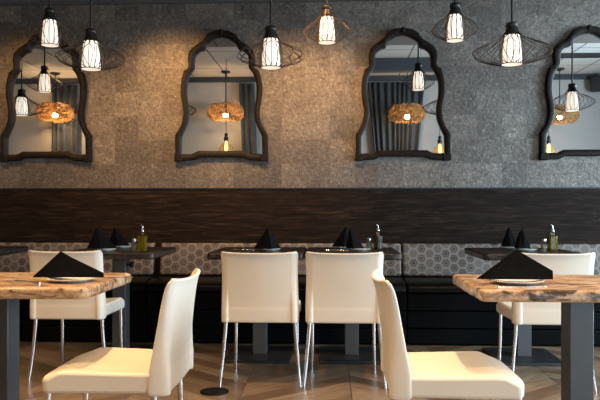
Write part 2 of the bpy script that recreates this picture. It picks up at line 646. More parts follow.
# wall behind the camera with a low front window
bm = new_bm()
FX0, FX1, FZ0, FZ1 = 1.75, 4.45, 0.25, 1.55
add_box(bm, LEFT_X, FX0, BACK_Y - 0.1, BACK_Y, 0, CEIL_Z)
add_box(bm, FX1, RIGHT_X, BACK_Y - 0.1, BACK_Y, 0, CEIL_Z)
add_box(bm, FX0, FX1, BACK_Y - 0.1, BACK_Y, 0, FZ0)
add_box(bm, FX0, FX1, BACK_Y - 0.1, BACK_Y, FZ1, CEIL_Z)
struct('wall_front', bm, M['far_wall'])
bm = new_bm()
for x in (FX0 + 0.03, (FX0 + FX1) / 2, FX1 - 0.03):
    add_box(bm, x - 0.03, x + 0.03, BACK_Y - 0.08, BACK_Y - 0.02, FZ0, FZ1)
for z in (FZ0 + 0.03, FZ1 - 0.03):
    add_box(bm, FX0, FX1, BACK_Y - 0.08, BACK_Y - 0.02, z - 0.03, z + 0.03)
wf = struct('window_2', bm, M['window_frame'])
bm = new_bm(); add_box(bm, FX0, FX1, BACK_Y - 0.054, BACK_Y - 0.046, FZ0, FZ1)
struct('pane', bm, M['glass'], wf)
# ceiling: high part and the lower soffit along the mirror wall
bm = new_bm(); add_box(bm, LEFT_X - 0.1, RIGHT_X + 0.1, BACK_Y - 0.1, WALL_Y + 0.1, CEIL_Z, CEIL_Z + 0.1)
struct('ceiling', bm, M['tiles'])
bm = new_bm(); add_box(bm, LEFT_X, RIGHT_X, SOFFIT_Y, WALL_Y, SOFFIT_Z, CEIL_Z)
struct('ceiling_soffit', bm, M['soffit'])
# metal edge angle between soffit and papered wall
bm = new_bm(); add_box(bm, LEFT_X, RIGHT_X, WALL_Y - 0.025, WALL_Y, SOFFIT_Z - 0.022, SOFFIT_Z)
struct('trim_1', bm, M['ceiling_edge'])
# dark wood wainscot
WAIN_Z = zat(189.3, 300, WALL_Y)
bm = new_bm(); add_box(bm, LEFT_X, RIGHT_X, WALL_Y - 0.02, WALL_Y, 0, WAIN_Z)
struct('trim_2', bm, M['dark_wood'])
bm = new_bm(); add_box(bm, LEFT_X, RIGHT_X, WALL_Y - 0.028, WALL_Y, WAIN_Z, WAIN_Z + 0.012)
struct('trim_3', bm, M['black'])
# dark valance rail on the wall behind the camera
bm = new_bm(); add_box(bm, LEFT_X, RIGHT_X, BACK_Y, BACK_Y + 0.06, CEIL_Z - 0.09, CEIL_Z)
struct('trim_4', bm, M['valance'])

bm = new_bm(); add_box(bm, 0.22, 2.05, 0.5, 0.68, 3.20, CEIL_Z)
struct('trim_5', bm, M['valance'])

# ================================================================== banquettes
UNIT = [(-3.43, -1.43, 'black leather banquette bench at the left, behind the beige table and left chair'),
        (-1.43, 0.585, 'middle black leather banquette bench with hexagon back, behind the two centre chairs'),
        (0.585, 2.60, 'right-hand black leather banquette bench with hexagon back, behind the far right chair')]
BQ_F = 5.215
for x0, x1, lab in UNIT:
    t = thing('banquette', lab, 'bench', ((x0 + x1) / 2, 5.45, 0), 0, 'banquette benches along the wall')
    w = (x1 - x0) / 2
    f = BQ_F - 5.45
    bm = new_bm()
    for z0, z1 in ((0.012, 0.128), (0.132, 0.262), (0.266, 0.40)):
        add_box(bm, -w + 0.003, w - 0.003, f, 0.2, z0, z1)
    obj('base', bm, M['leather_front'], t, 0.008)
    bm = new_bm()
    add_prism(bm, [(f - 0.012, 0.40), (f - 0.016, 0.44), (f + 0.005, 0.466), (f + 0.06, 0.482), (0.12, 0.494), (0.2, 0.494), (0.2, 0.40)], -w + 0.004, w - 0.004)
    bmesh.ops.rotate(bm, verts=bm.verts, cent=(0, 0, 0), matrix=Matrix(((0, 0, 1), (1, 0, 0), (0, 1, 0))))
    obj('seat_cushion', bm, M['leather'], t, 0.014, bseg=3, angle=25)
    xl = 0.028 if x0 > -1.5 and x0 < 0 else 0.006
    xr = 0.028 if x1 < -1 else 0.006
    bm = new_bm()
    add_prism(bm, [(0.085, 0.498), (0.13, 0.758), (0.20, 0.758), (0.20, 0.498)], -w + xl, w - xr)
    bmesh.ops.rotate(bm, verts=bm.verts, cent=(0, 0, 0), matrix=Matrix(((0, 0, 1), (1, 0, 0), (0, 1, 0))))
    o = obj('back_cushion', bm, M['hex'], t, 0.016, bseg=3, angle=25)
    o['label'] = 'hexagon patterned back cushion'

# ================================================================== mirrors
S = 119.3
# matched outline points of the frame's outer and inner edge (half width, drop)
PROFILE = [((0, 30.8), (0, 37.2)), ((7, 31.3), (5, 38)), ((14, 34.6), (10, 40.6)), ((16.8, 38.5), (14.6, 44)), ((19.3, 41.4), (16.6, 48.8)),
           ((20.5, 42.2), (18, 50)), ((26.3, 46), (20.5, 50.6)), ((31, 50), (24, 53)), ((33, 54), (26.5, 56)), ((33.6, 59), (27.5, 62)),
           ((33, 66), (27.5, 67)), ((34.2, 68.8), (28.3, 69.4)), ((37.2, 71), (30.6, 72.3)), ((38.8, 75), (32.5, 76)), ((40.6, 84.5), (34.8, 83)),
           ((40.7, 95), (35.2, 95)), ((38.9, 105.5), (33.8, 105)), ((38.2, 114), (32.9, 113)), ((40.3, 125), (34.5, 123)), ((45.5, 133.6), (39.8, 135)),
           ((46.4, 136), (40.7, 138)), ((46.4, 150), (41, 148)), ((46.4, 160.5), (41, 154)), ((45.5, 160.8), (40, 154.2)), ((36, 160.6), (35, 154.2)),
           ((28, 160.2), (29.5, 154)), ((22.8, 157.6), (24, 151.4)), ((21, 157.4), (22, 151.2)), ((10, 157.4), (10, 151.2)), ((0, 157.4), (0, 151.2))]
OUT = [p[0] for p in PROFILE]
INN = [p[1] for p in PROFILE]


def half_to_loop(h):
    pts = catmull([(a / S, -(y - 161) / S, 0) for a, y in h], 4)
    right = [(p.x, p.y) for p in pts]
    return right + [(-x, y) for x, y in right[-2:0:-1]]


def make_mirror(label, loc):
    t = thing('wall_mirror', label, 'mirror', loc, 0, 'scalloped mirrors on the papered wall')
    lo, li = half_to_loop(OUT), half_to_loop(INN)
    n = len(lo)

    def lerp(k):
        return [((1 - k) * a[0] + k * b[0], (1 - k) * a[1] + k * b[1]) for a, b in zip(lo, li)]
    bm = new_bm()
    rings = []
    for k, y in ((0, 0.0), (0, -0.045), (0.1, -0.054), (0.45, -0.057), (0.85, -0.052), (1.0, -0.042), (1.0, 0.0)):
        rings.append([bm.verts.new((x, y, z)) for x, z in lerp(k)])
    for i in range(len(rings)):
        a, b2 = rings[i], rings[(i + 1) % len(rings)]
        for j in range(n):
            bm.faces.new((a[j], a[(j + 1) % n], b2[(j + 1) % n], b2[j]))
    obj('frame', bm, M['frame'], t)
    bm = new_bm()
    ins = [((x * 1.012), z + (0.003 if z > 0.5 else -0.003)) for x, z in li]
    front = [bm.verts.new((x, -0.016, z)) for x, z in ins]
    back = [bm.verts.new((x, -0.010, z)) for x, z in ins]
    bm.faces.new(front); bm.faces.new(back[::-1])
    for j in range(n):
        bm.faces.new((front[j], front[(j + 1) % n], back[(j + 1) % n], back[j]))
    obj('mirror_glass', bm, M['mirror'], t, smooth=False)
    # crest ornament, shoulder blocks and foot blocks carved on the frame
    bm = new_bm()
    add_box(bm, -0.012, 0.012, -0.066, 0, 1.05, 1.10)
    obj('crest', bm, M['frame'], t, 0.006)
    for s in (-1, 1):
        bm = new_bm(); add_box(bm, s * 0.290 - 0.024, s * 0.290 + 0.027, -0.061, 0, 0.738, 0.757)
        obj('shoulder_block', bm, M['frame'], t, 0.005)
        bm = new_bm(); add_box(bm, s * 0.362 - 0.032, s * 0.362 + 0.032, -0.062, 0, -0.004, 0.052)
        obj('foot_block', bm, M['frame'], t, 0.005)
    return t


MB_Z = zat(161, 222, WALL_Y)
mx = [xat(47.5, WALL_Y), xat(222, WALL_Y), xat(402.5, WALL_Y), xat(587, WALL_Y)]
make_mirror('dark-framed scalloped mirror at far left, with two glowing pendants reflected', (mx[0], WALL_Y, MB_Z))
make_mirror('dark-framed scalloped mirror second from left, wicker lamp reflected above a glowing bulb', (mx[1], WALL_Y, MB_Z))
make_mirror('dark-framed scalloped mirror third from left, pleated curtain reflected in it', (mx[2], WALL_Y, MB_Z))
make_mirror('dark-framed scalloped mirror at the right edge, wall speaker reflected in it', (mx[3], WALL_Y, MB_Z))


# ================================================================== pendants
def cage_wires(bm, prof, n, twist, r, flip=True, per=5):
    for k in range(n):
        a0 = 2 * PI * k / n
        s = 1 if (k % 2 == 0 or not flip) else -1
        m_ = len(prof) - 1
        pts = []
        for i, (rad, z) in enumerate(prof):
            a = a0 + s * twist * math.sin(PI * i / m_) + s * twist * 0.5 * i / m_
            pts.append((rad * math.cos(a), rad * math.sin(a), z))
        add_tube(bm, catmull(pts, per), r, 5)


def ring(bm, rad, z, r, seg=36):
    pts = [(rad * math.cos(2 * PI * k / seg), rad * math.sin(2 * PI * k / seg), z) for k in range(seg + 1)]
    add_tube(bm, pts, r, 5, cap=False)


def make_pendant(label, loc, kind, rmax, h, wd, hang=SOFFIT_Z):
    """origin at the middle of the glass shade; h, wd are the shade's height and width"""
    t = thing('pendant_lamp', label, 'pendant lamp', loc, random.uniform(0, 1), 'wire cage pendants in front of the mirrors')
    r0 = wd / 2 * 1.03
    h = h * 0.97
    top = h / 2
    bm = new_bm()
    add_lathe(bm, [(r0 * 0.73, top), (r0 * 0.81, top * 0.6), (r0 * 0.90, 0), (r0, -top), (r0 * 0.92, -top * 0.985)], 32, cap0=True, cap1=True)
    obj('glass_shade', bm, M['shade'], t)
    bm = new_bm()
    add_lathe(bm, [(r0 * 0.82, top + 0.001), (r0 * 0.76, top + 0.018), (r0 * 0.60, top + 0.040), (r0 * 0.56, top + 0.052), (r0 * 0.64, top + 0.057),
                   (r0 * 0.64, top + 0.076), (r0 * 0.5, top + 0.084), (0.008, top + 0.09)], 28)
    obj('socket_cap', bm, M['cap'], t)
    zc = hang - loc[2]
    bm = new_bm(); add_tube(bm, [(0, 0, top + 0.09), (0, 0, zc - 0.02)], 0.0075, 8)
    obj('cord', bm, M['black'], t)
    bm = new_bm(); add_lathe(bm, [(0.06, zc), (0.06, zc - 0.015), (0.02, zc - 0.035), (0.009, zc - 0.04)], 24)
    obj('ceiling_canopy', bm, M['black'], t)
    bm = new_bm()
    q = r0 * 0.8
    if kind == 'disc':
        prof = [(q, top + 0.012), (r0 * 1.3, top * 0.80), (rmax * 0.72, top * 0.32), (rmax * 0.96, 0.0), (rmax, -top * 0.22), (rmax * 0.86, -top * 0.56), (rmax * 0.5, -top * 0.86), (r0 * 1.04, -top * 1.0)]
        cage_wires(bm, prof, 32, 0.20, 0.0021)
    elif kind == 'loop':
        prof = [(q, top + 0.012), (r0 * 1.15, top * 0.75), (rmax * 0.62, top * 0.42), (rmax * 0.9, top * 0.12), (rmax, -top * 0.25), (rmax * 0.86, -top * 0.52), (rmax * 0.55, -top * 0.72), (r0 * 1.04, -top)]
        cage_wires(bm, prof, 28, 0.26, 0.0019)
    else:
        prof = [(q, top + 0.012), (r0 * 1.25, top * 0.8), (rmax * 0.72, top * 0.45), (rmax, -top * 0.12), (rmax * 0.9, -top * 0.42), (rmax * 0.62, -top * 0.75), (r0 * 1.04, -top)]
        cage_wires(bm, prof, 28, 0.18, 0.0018)
    inner = [(q * 1.06, top + 0.006), (r0 * 1.0, top * 0.55), (r0 * 1.22, 0.05 * top), (r0 * 1.22, -top * 0.4), (r0 * 1.06, -top)]
    cage_wires(bm, inner, 12, 0.0, 0.0023)
    ring(bm, q, top + 0.01, 0.003)
    ring(bm, r0 * 1.04, -top, 0.0028)
    obj('wire_cage', bm, M['wire'], t)
    return t


NY, FY = 4.47, 4.71
make_pendant('small wire cage pendant at far left, overlapping the top of the left mirror', (xat(50, FY), FY, zat(33, 50, FY)), 'lantern', 0.168, 0.178, 0.112)
make_pendant('wide wire cage pendant just right of the left mirror', (xat(91, NY), NY, zat(55.5, 91, NY)), 'disc', 0.222, 0.188, 0.122)
make_pendant('wide wire cage pendant with loose loops, over the second mirror\'s right shoulder', (xat(271, NY), NY, zat(53.5, 271, NY)), 'loop', 0.222, 0.192, 0.122)
make_pendant('small wire cage pendant high between the two middle mirrors', (xat(327, FY), FY, zat(30, 327, FY)), 'lantern', 0.162, 0.178, 0.112)
make_pendant('small wire cage pendant up at the right of the third mirror', (xat(455, FY), FY, zat(28, 455, FY)), 'lantern', 0.158, 0.178, 0.108)
make_pendant('widest flat saucer wire cage pendant, left of the right edge mirror', (xat(512, NY), NY, zat(50, 512, NY)), 'disc', 0.248, 0.192, 0.125)
# seen only as reflections
make_pendant('wire cage pendant seen only reflected in the right edge mirror', (xref(571, NY), NY, zref(102, 571, NY)), 'lantern', 0.215, 0.19, 0.12)
make_pendant('higher small wire cage pendant seen only reflected in the left mirror', (xref(46, FY), FY, zref(84, 46, FY)), 'lantern', 0.17, 0.178, 0.112)
make_pendant('lower wide wire cage pendant seen only reflected in the left mirror', (xref(23, NY), NY, zref(107, 23, NY)), 'disc', 0.22, 0.19, 0.122)

# wicker lamps over the room behind, seen in the mirrors
WKY = -0.26


def make_wicker(label, loc, power):
    t = thing('wicker_pendant', label, 'pendant lamp', loc, random.uniform(0, 3), 'wicker pendants reflected in the mirrors')
    bm = new_bm()
    rnd = random.Random(5)
    R, H = 0.30, 0.165
    for k in range(520):
        a = rnd.uniform(0, 2 * PI)
        ph = rnd.uniform(-1.0, 1.15)
        da = rnd.uniform(-0.35, 0.35); dph = rnd.uniform(-0.35, 0.35)
        pts = []
        j = rnd.uniform(0.9, 1.06)
        for q in (-1, -0.33, 0.33, 1):
            aa = a + da * q; pp = max(-1.05, min(1.25, ph + dph * q))
            rr = (0.06 + (R - 0.06) * max(0.0, math.cos(pp)) ** 0.85) * j
            pts.append((rr * math.cos(aa), rr * math.sin(aa), H * math.sin(pp) * j))
        tip = Vector(pts[-1]) * rnd.uniform(1.0, 1.14)
        pts.append(tuple(tip))
        add_tube(bm, pts, 0.0042, 4)
    o = obj('wicker_shade', bm, M['wicker'], t)
    bm = new_bm(); add_lathe(bm, [(0.02, 0.15), (0.022, 0.08), (0.018, 0.07)], 16)
    obj('socket', bm, M['black'], t)
    zc = CEIL_Z - loc[2]
    bm = new_bm(); add_tube(bm, [(0, 0, 0.07), (0, 0, zc - 0.02)], 0.008, 8)
    obj('cord', bm, M['black'], t)
    bm = new_bm(); add_lathe(bm, [(0.08, zc), (0.08, zc - 0.02), (0.02, zc - 0.045)], 24)
    obj('ceiling_canopy', bm, M['black'], t)
    d = bpy.data.lights.new('lamp_light', 'POINT')
    d.energy = power; d.color = PEND_COL; d.shadow_soft_size = 0.04
    lo = bpy.data.objects.new('lamp_light', d); C.objects.link(lo)
    lo.location = (0, 0, -0.05); lo.parent = t
    return t


for u, vv, pw, lab in ((56, 113, 46, 'wicker drum pendant reflected in the left mirror'),
                   (226, 112.5, 26, 'wicker drum pendant reflected in the second mirror from left'),
                   (407, 114, 14, 'wicker drum pendant reflected before the curtain in the third mirror'),
                   (559, 115, 5, 'wicker drum pendant half hidden by the right mirror\'s frame')):
    make_wicker(lab, (xref(u, WKY), WKY, zref(vv, u, WKY)), pw)

# clear bulbs in jar glasses, seen in the mirrors
JY = 0.7


def make_jar_lamp(label, loc):
    t = thing('jar_lamp', label, 'pendant lamp', loc, 0, 'clear glass bulb lamps reflected in the mirrors')
    bm = new_bm()
    add_lathe(bm, [(0.03, 0.10), (0.032, 0.07), (0.09, 0.02), (0.115, -0.04), (0.10, -0.10), (0.06, -0.12)], 28, cap0=False, cap1=False)
    o = obj('glass_jar', bm, M['amber'], t)
    md = o.modifiers.new('solid', 'SOLIDIFY'); md.thickness = 0.003
    bm = new_bm(); add_lathe(bm, [(0.034, 0.09), (0.036, 0.15), (0.022, 0.16), (0.03, 0.19), (0.02, 0.21), (0.008, 0.22)], 20)
    obj('socket_cap', bm, M['black'], t)
    bm = new_bm(); add_lathe(bm, [(0.014, 0.09), (0.026, 0.02), (0.03, -0.03), (0.018, -0.065)], 18)
    obj('bulb', bm, M['glow'], t)
    zc = CEIL_Z - loc[2]
    bm = new_bm(); add_tube(bm, [(0, 0, 0.2), (0, 0, zc)], 0.005, 8)
    obj('cord', bm, M['black'], t)
    return t


for u, vv, lab in ((226.5, 147, 'clear glass jar lamp glowing at the foot of the second mirror from left'),
                   (439.5, 150, 'clear glass jar lamp glowing in the third mirror\'s lower right corner'),
                   (548, 150, 'clear glass jar lamp glowing in the right edge mirror\'s lower left corner')):
    make_jar_lamp(lab, (xref(u, JY), JY, zref(vv, u, JY)))

# recessed downlights in the high ceiling
for i, (x, y) in enumerate(DOWNLIGHTS):
    t = thing('ceiling_downlight', 'round recessed ceiling light, out of frame above the tables', 'ceiling light', (x, y, CEIL_Z), 0, 'recessed ceiling lights')
    bm = new_bm(); add_lathe(bm, [(0.10, 0), (0.10, -0.012), (0.078, -0.014), (0.076, -0.001)], 28, cap0=False, cap1=False)
    obj('trim_ring', bm, M['ceiling_edge'], t)
    bm = new_bm(); add_lathe(bm, [(0.077, -0.001), (0.077, -0.006)], 28)
    obj('lens', bm, M['glow'], t)
    lo = area_light('lamp_light', (0, 0, -0.02), (0, 0, 0), 0.14, 0.14, DOWN_POWER, DOWN_COL, 'DISK', math.radians(95))
    lo.parent = t

# spots added in the soffit to make the warm pools on the papered wall
for x, k in ADDED_SPOTS:
    t = thing('added_wall_spot', 'added spotlight in the soffit, out of frame, making a warm pool on the wall', 'spotlight', (x, 4.30, SOFFIT_Z), 0, 'added wall-washing spots')
    bm = new_bm(); add_lathe(bm, [(0.05, 0), (0.05, -0.008), (0.036, -0.010), (0.034, 0.0)], 24, cap0=False, cap1=False)
    obj('trim_ring', bm, M['ceiling_edge'], t)
    d = bpy.data.lights.new('lamp_light', 'SPOT')
    d.energy = SPOT_POWER * k; d.color = SPOT_COL; d.spot_size = math.radians(64); d.spot_blend = 1.0; d.shadow_soft_size = 0.03
    lo = bpy.data.objects.new('lamp_light', d); C.objects.link(lo); lo.parent = t
    lo.location = (0, 0, -0.02)
    lo.rotation_euler = (math.atan2(1.4, 1.12), 0, 0)

# ================================================================== behind the camera (reflected)
def make_curtain(label, x0, x1, lean=0.0, gather=0.0):
    n = int((x1 - x0) / 0.0125)
    bm = new_bm()
    cols = []
    rnd = random.Random(int(x0 * 100))
    ph = [rnd.uniform(-0.3, 0.3) for _ in range(n + 1)]
    zs = [0.03, 0.8, 1.6, 2.4, CEIL_Z - 0.125]
    for i in range(n + 1):
        k = i / n
        row = []
        for z in zs:
            kk = z / CEIL_Z
            x = x0 + (x1 - x0) * k
            x = x + lean * (1 - kk)
            x = (x0 + x1) / 2 + (x - (x0 + x1) / 2) * (1 - gather * min(1, (1 - kk) * 1.2))
            y = BACK_Y + 0.085 + 0.035 * math.sin(k * n * 0.75 + 1.6 * math.sin(k * n * 0.13) + ph[i]) * (0.6 + 0.4 * (1 - kk))
            row.append(bm.verts.new((x, y, z)))
        cols.append(row)
    for i in range(n):
        for j in range(len(zs) - 1):
            bm.faces.new((cols[i][j], cols[i + 1][j], cols[i + 1][j + 1], cols[i][j + 1]))
    o = obj('curtain', bm, M['curtain'])
    for p in o.data.polygons:
        p.use_smooth = True
    md = o.modifiers.new('solid', 'SOLIDIFY'); md.thickness = 0.006
    tag(o, label, 'curtain', 'dark curtains reflected in the mirrors')


make_curtain('dark slate curtain reflected in the left mirror, right of the wicker lamp', xref(53, BACK_Y + 0.08), xref(78, BACK_Y + 0.08))
make_curtain('narrow dark curtain reflected at the right of the second mirror', xref(239, BACK_Y + 0.08), xref(254, BACK_Y + 0.08), 0.14)
make_curtain('wide pleated dark curtain reflected in the third mirror behind the wicker lamp', xref(367, BACK_Y + 0.08), xref(425, BACK_Y + 0.08), 0.0, 0.5)

t = thing('wall_speaker', 'small black wall speaker reflected in the right edge mirror', 'speaker', (xref(595, BACK_Y + 0.12), BACK_Y + 0.14, zref(92, 595, BACK_Y + 0.12)), 0.3)
bm = new_bm(); add_box(bm, -0.09, 0.09, -0.07, 0.07, 0, 0.25)
obj('cabinet', bm, M['black'], t, 0.008)
bm = new_bm(); add_tube(bm, [(0, -0.06, 0.12), (0, -0.14, 0.12)], 0.015, 8)
obj('bracket', bm, M['black'], t)
t = thing('ceiling_vent', 'dark slatted ceiling vent reflected near the top of the right edge mirror', 'vent', (xref(588, 0.75), 0.75, CEIL_Z), 0)
bm = new_bm()
add_box(bm, -0.5, 0.5, -0.14, -0.12, -0.02, 0); add_box(bm, -0.5, 0.5, 0.12, 0.14, -0.02, 0)
add_box(bm, -0.5, -0.48, -0.12, 0.12, -0.02, 0); add_box(bm, 0.48, 0.5, -0.12, 0.12, -0.02, 0)
obj('vent_frame', bm, M['black'], t)
bm = new_bm()
for k in range(6):
    add_box(bm, -0.48, 0.48, -0.10 + k * 0.04, -0.085 + k * 0.04, -0.016, 0)
obj('slats', bm, M['black'], t)


# ================================================================== tables
def make_table(label, cx, cy, w, d, mat, topz=0.752, thick=0.045, knob=False, colx=0.0, coly=0.0, group=None):
    t = thing('restaurant_table', label, 'table', (cx, cy, 0), 0, group)
    bm = new_bm()
    pts = []
    rnd = random.Random(int(abs(cx) * 1000))
    for (x, y) in rounded_rect(-w / 2, w / 2, -d / 2, d / 2, 0.035, 5):
        pts.append((x, y))
    # wavy natural edge: add points along the sides
    out = []
    for i, p in enumerate(pts):
        q = pts[(i + 1) % len(pts)]
        L = math.hypot(q[0] - p[0], q[1] - p[1])
        k = max(1, int(L / 0.03))
        for j in range(k):
            s = j / k
            x, y = p[0] + (q[0] - p[0]) * s, p[1] + (q[1] - p[1]) * s
            if k > 1:
                nx, ny = (q[1] - p[1]) / L, -(q[0] - p[0]) / L
                e = rnd.uniform(-0.002, 0.0015)
                x += nx * e; y += ny * e
            out.append((x, y))
    add_prism(bm, out, topz - thick, topz)
    obj('tabletop', bm, mat, t, 0.012, bseg=3, angle=60)
    bm = new_bm(); add_box(bm, colx - 0.048, colx + 0.048, coly - 0.055, coly + 0.055, 0.02, topz - thick - 0.008)
    obj('column', bm, M['steel'], t, 0.004)
    bm = new_bm(); add_box(bm, colx - 0.2, colx + 0.2, coly - 0.2, coly + 0.2, topz - thick - 0.008, topz - thick)
    obj('mounting_plate', bm, M['base_steel'], t)
    bm = new_bm(); add_box(bm, colx - 0.225, colx + 0.225, coly - 0.25, coly + 0.25, 0.0, 0.02)
    obj('base_plate', bm, M['base_steel'], t, 0.004)
    if knob:
        bm = new_bm()
        add_tube(bm, [(0.048, -0.02, 0.645), (0.075, -0.02, 0.645)], 0.008, 8)
        add_tube(bm, [(0.070, -0.02, 0.645), (0.077, -0.02, 0.645), (0.092, -0.02, 0.645), (0.096, -0.02, 0.645)], [0.018, 0.022, 0.022, 0.016], 12)
        obj('clamp_knob', bm, M['black'], t)
    return t


TZ = 0.752
FT_Y, FT_D = 4.825, 0.70
FTG = 'small dark stone tables along the banquette'
make_table('dark stone table with a clamp knob on its column, left chair in front of it', -1.50, FT_Y, 0.655, FT_D, M['far_top'], knob=True, group=FTG)
make_table('dark stone table carrying a single napkin, behind the left centre chair', -0.496, FT_Y, 0.645, FT_D, M['far_top'], group=FTG)
make_table('dark stone table carrying oil bottle and napkin pair, behind the right centre chair', 0.152, FT_Y, 0.645, FT_D, M['far_top'], group=FTG)
make_table('dark stone table at the right end of the banquette, behind the right chair', 1.345, FT_Y, 0.68, FT_D, M['far_top'], group=FTG)
make_table('dark stone table cut by the left picture edge, before the banquette', -2.68, FT_Y + 0.06, 0.655, FT_D, M['far_top'], group=FTG)
NT_Y, NT_D = 2.80, 0.60
NTG = 'beige stone tables in the foreground'
make_table('beige mottled stone table in the left foreground on a grey column', -1.37, NT_Y, 0.925, NT_D, M['near_top'], colx=-0.028, coly=0.05, group=NTG)
make_table('beige mottled stone table in the right foreground on a grey column', 1.035, NT_Y, 0.975, NT_D, M['near_top'], colx=-0.018, coly=0.05, group=NTG)


# ================================================================== chairs
def make_chair(label):
    t = thing('cafe_chair', label, 'chair', (0, 0, 0), 0, 'cream plastic chairs with metal legs')
    # seat: dished top with a deep skirt
    bm = new_bm()
    nx, ny = 16, 16
    top = []
    for j in range(ny + 1):
        y = -0.232 + 0.450 * j / ny
        row = []
        for i in range(nx + 1):
            u = -1 + 2 * i / nx
            hw = 0.214 + 0.012 * (j / ny)
            x = u * hw
            # rounded plan corners at the front
            yy = y
            if j / ny > 0.8:
                yy = y - 0.03 * abs(u) ** 6 * ((j / ny - 0.8) / 0.2)
            z = 0.468
            z -= 0.018 * (1 - u * u) * math.sin(PI * min(1, max(0, (j / ny) * 1.05))) ** 0.8
            z -= 0.010 * (1 - j / ny)
            fr = max(0.0, (j / ny - 0.80) / 0.20)
            z -= 0.032 * fr ** 1.1
            row.append(bm.verts.new((x, yy, z)))
        top.append(row)
    for j in range(ny):
        for i in range(nx):
            bm.faces.new((top[j][i], top[j][i + 1], top[j + 1][i + 1], top[j + 1][i]))
    loop = [top[0][i] for i in range(nx + 1)] + [top[j][nx] for j in range(1, ny + 1)] + [top[ny][i] for i in range(nx - 1, -1, -1)] + [top[j][0] for j in range(ny - 1, 0, -1)]
    low = [bm.verts.new((v_.co.x * 0.992, v_.co.y * 0.992, 0.385)) for v_ in loop]
    n = len(loop)
    for i in range(n):
        bm.faces.new((loop[i], loop[(i + 1) % n], low[(i + 1) % n], low[i]))
    bm.faces.new(low[::-1])
    obj('seat', bm, M['plastic'], t, 0.012, bseg=3, angle=45)
    # backrest: one curved shell with forward-turned edges, wider wings low down
    bm = new_bm()
    zs = [0.380, 0.40, 0.43, 0.461, 0.469, 0.50, 0.54, 0.58, 0.64, 0.70, 0.75, 0.78, 0.793, 0.80]
    rows = []

    def interp(tab, z):
        for (a, va), (b2, vb) in zip(tab, tab[1:]):
            if z <= b2:
                s = (z - a) / (b2 - a)
                return va + (vb - va) * max(0, min(1, s))
        return tab[-1][1]
    for z in zs:
        w = interp([(0.38, 0.222), (0.47, 0.222), (0.56, 0.219), (0.66, 0.216), (0.74, 0.218), (0.80, 0.222)], z)
        y0 = interp([(0.37, -0.243), (0.462, -0.2445), (0.468, -0.2425), (0.55, -0.247), (0.70, -0.261), (0.78, -0.274), (0.80, -0.283)], z)
        fl = interp([(0.37, 0.056), (0.46, 0.054), (0.54, 0.043), (0.66, 0.032), (0.80, 0.022)], z)
        wing = interp([(0.37, 0.013), (0.47, 0.012), (0.58, 0.0), (0.8, 0.0)], z)
        cv = interp([(0.38, 0.006), (0.5, 0.012), (0.8, 0.024)], z)
        row = []
        for s in (-1, 1):
            seq = [(s * w, y0 + fl), (s * w, y0 + fl * 0.5), (s * (w - 0.003), y0 + 0.008 - wing), (s * (w - 0.014), y0 - 0.003 - wing), (s * w * 0.86, y0 - 0.004 - cv * 0.26 - wing * 0.9), (s * w * 0.845, y0 - 0.004 - cv * 0.29)]
            mid = [(s * w * q, y0 - 0.004 - cv * (1 - q * q)) for q in (0.8, 0.6, 0.4, 0.2)]
            part = seq + mid
            if s < 0:
                row += part + [(0, y0 - 0.004 - cv)]
            else:
                row += part[::-1]
        dz = [0.0] * len(row)
        if z > 0.77:
            for i, p in enumerate(row):
                dz[i] = -0.010 * (1 - min(1, abs(p[0]) / w) ** 4) + (-0.012 if abs(p[0]) > w - 0.002 else 0)
        rows.append([bm.verts.new((p[0], p[1], z + dz[i])) for i, p in enumerate(row)])
    for j in range(len(rows) - 1):
        for i in range(len(rows[0]) - 1):
            bm.faces.new((rows[j][i], rows[j][i + 1], rows[j + 1][i + 1], rows[j + 1][i]))
    o = obj('backrest', bm, M['plastic'], t)
    o.data.set_sharp_from_angle(angle=PI)
    md = o.modifiers.new('solid', 'SOLIDIFY'); md.thickness = 0.013; md.offset = 0
    md = o.modifiers.new('sub', 'SUBSURF'); md.levels = 1; md.render_levels = 2
    # legs
    for sx in (-1, 1):
        for rear in (1, 0):
            if rear:
                pts = [(sx * 0.203, -0.205, 0.42), (sx * 0.207, -0.207, 0.33), (sx * 0.222, -0.212, 0.16), (sx * 0.238, -0.232, 0.0)]
            else:
                pts = [(sx * 0.196, 0.182, 0.42), (sx * 0.197, 0.186, 0.33), (sx * 0.199, 0.192, 0.16), (sx * 0.204, 0.204, 0.0)]
            bm = new_bm()
            pp = catmull(pts, 5)
            rr = [0.0135 - 0.004 * i / (len(pp) - 1) for i in range(len(pp))]
            add_tube(bm, pp, rr, 14)
            obj('leg', bm, M['chrome'], t)
    return t


CY = 4.205
ch = make_chair('cream plastic chair seen from behind, left one of the centre pair')
ch.location = (xat(259.5, 3.95), CY, 0)
CG = 'cream plastic chairs with metal legs'
dup(ch, (xat(344.5, 3.95), CY, 0), 0, 'cream plastic chair seen from behind, right one of the centre pair', CG)
dup(ch, (xat(64.5, 4.0), CY + 0.07, 0), 0, 'cream plastic chair seen from behind, beyond the left foreground table', CG)
dup(ch, (1.283, CY, 0), 0, 'cream plastic chair seen from behind, beyond the right foreground table', CG)
dup(ch, (-0.834, 2.61, 0), PI / 2, 'cream plastic chair in left foreground, turned to the left table', CG)
dup(ch, (0.473, 2.60, 0), -PI / 2, 'cream plastic chair in right foreground, turned to the right table', CG)


# ================================================================== table settings
def plate(label, x, y, r=0.1):
    bm = new_bm()
    add_lathe(bm, [(r * 0.55, 0), (r * 0.6, 0.002), (r * 0.95, 0.012), (r, 0.0155), (r * 0.98, 0.0165), (r * 0.9, 0.0145), (r * 0.58, 0.006), (0.002, 0.005)], 40)
    o = obj('side_plate', bm, M['china'])
    o.location = (x, y, TZ)
    return tag(o, label, 'plate', 'white plates under napkins')


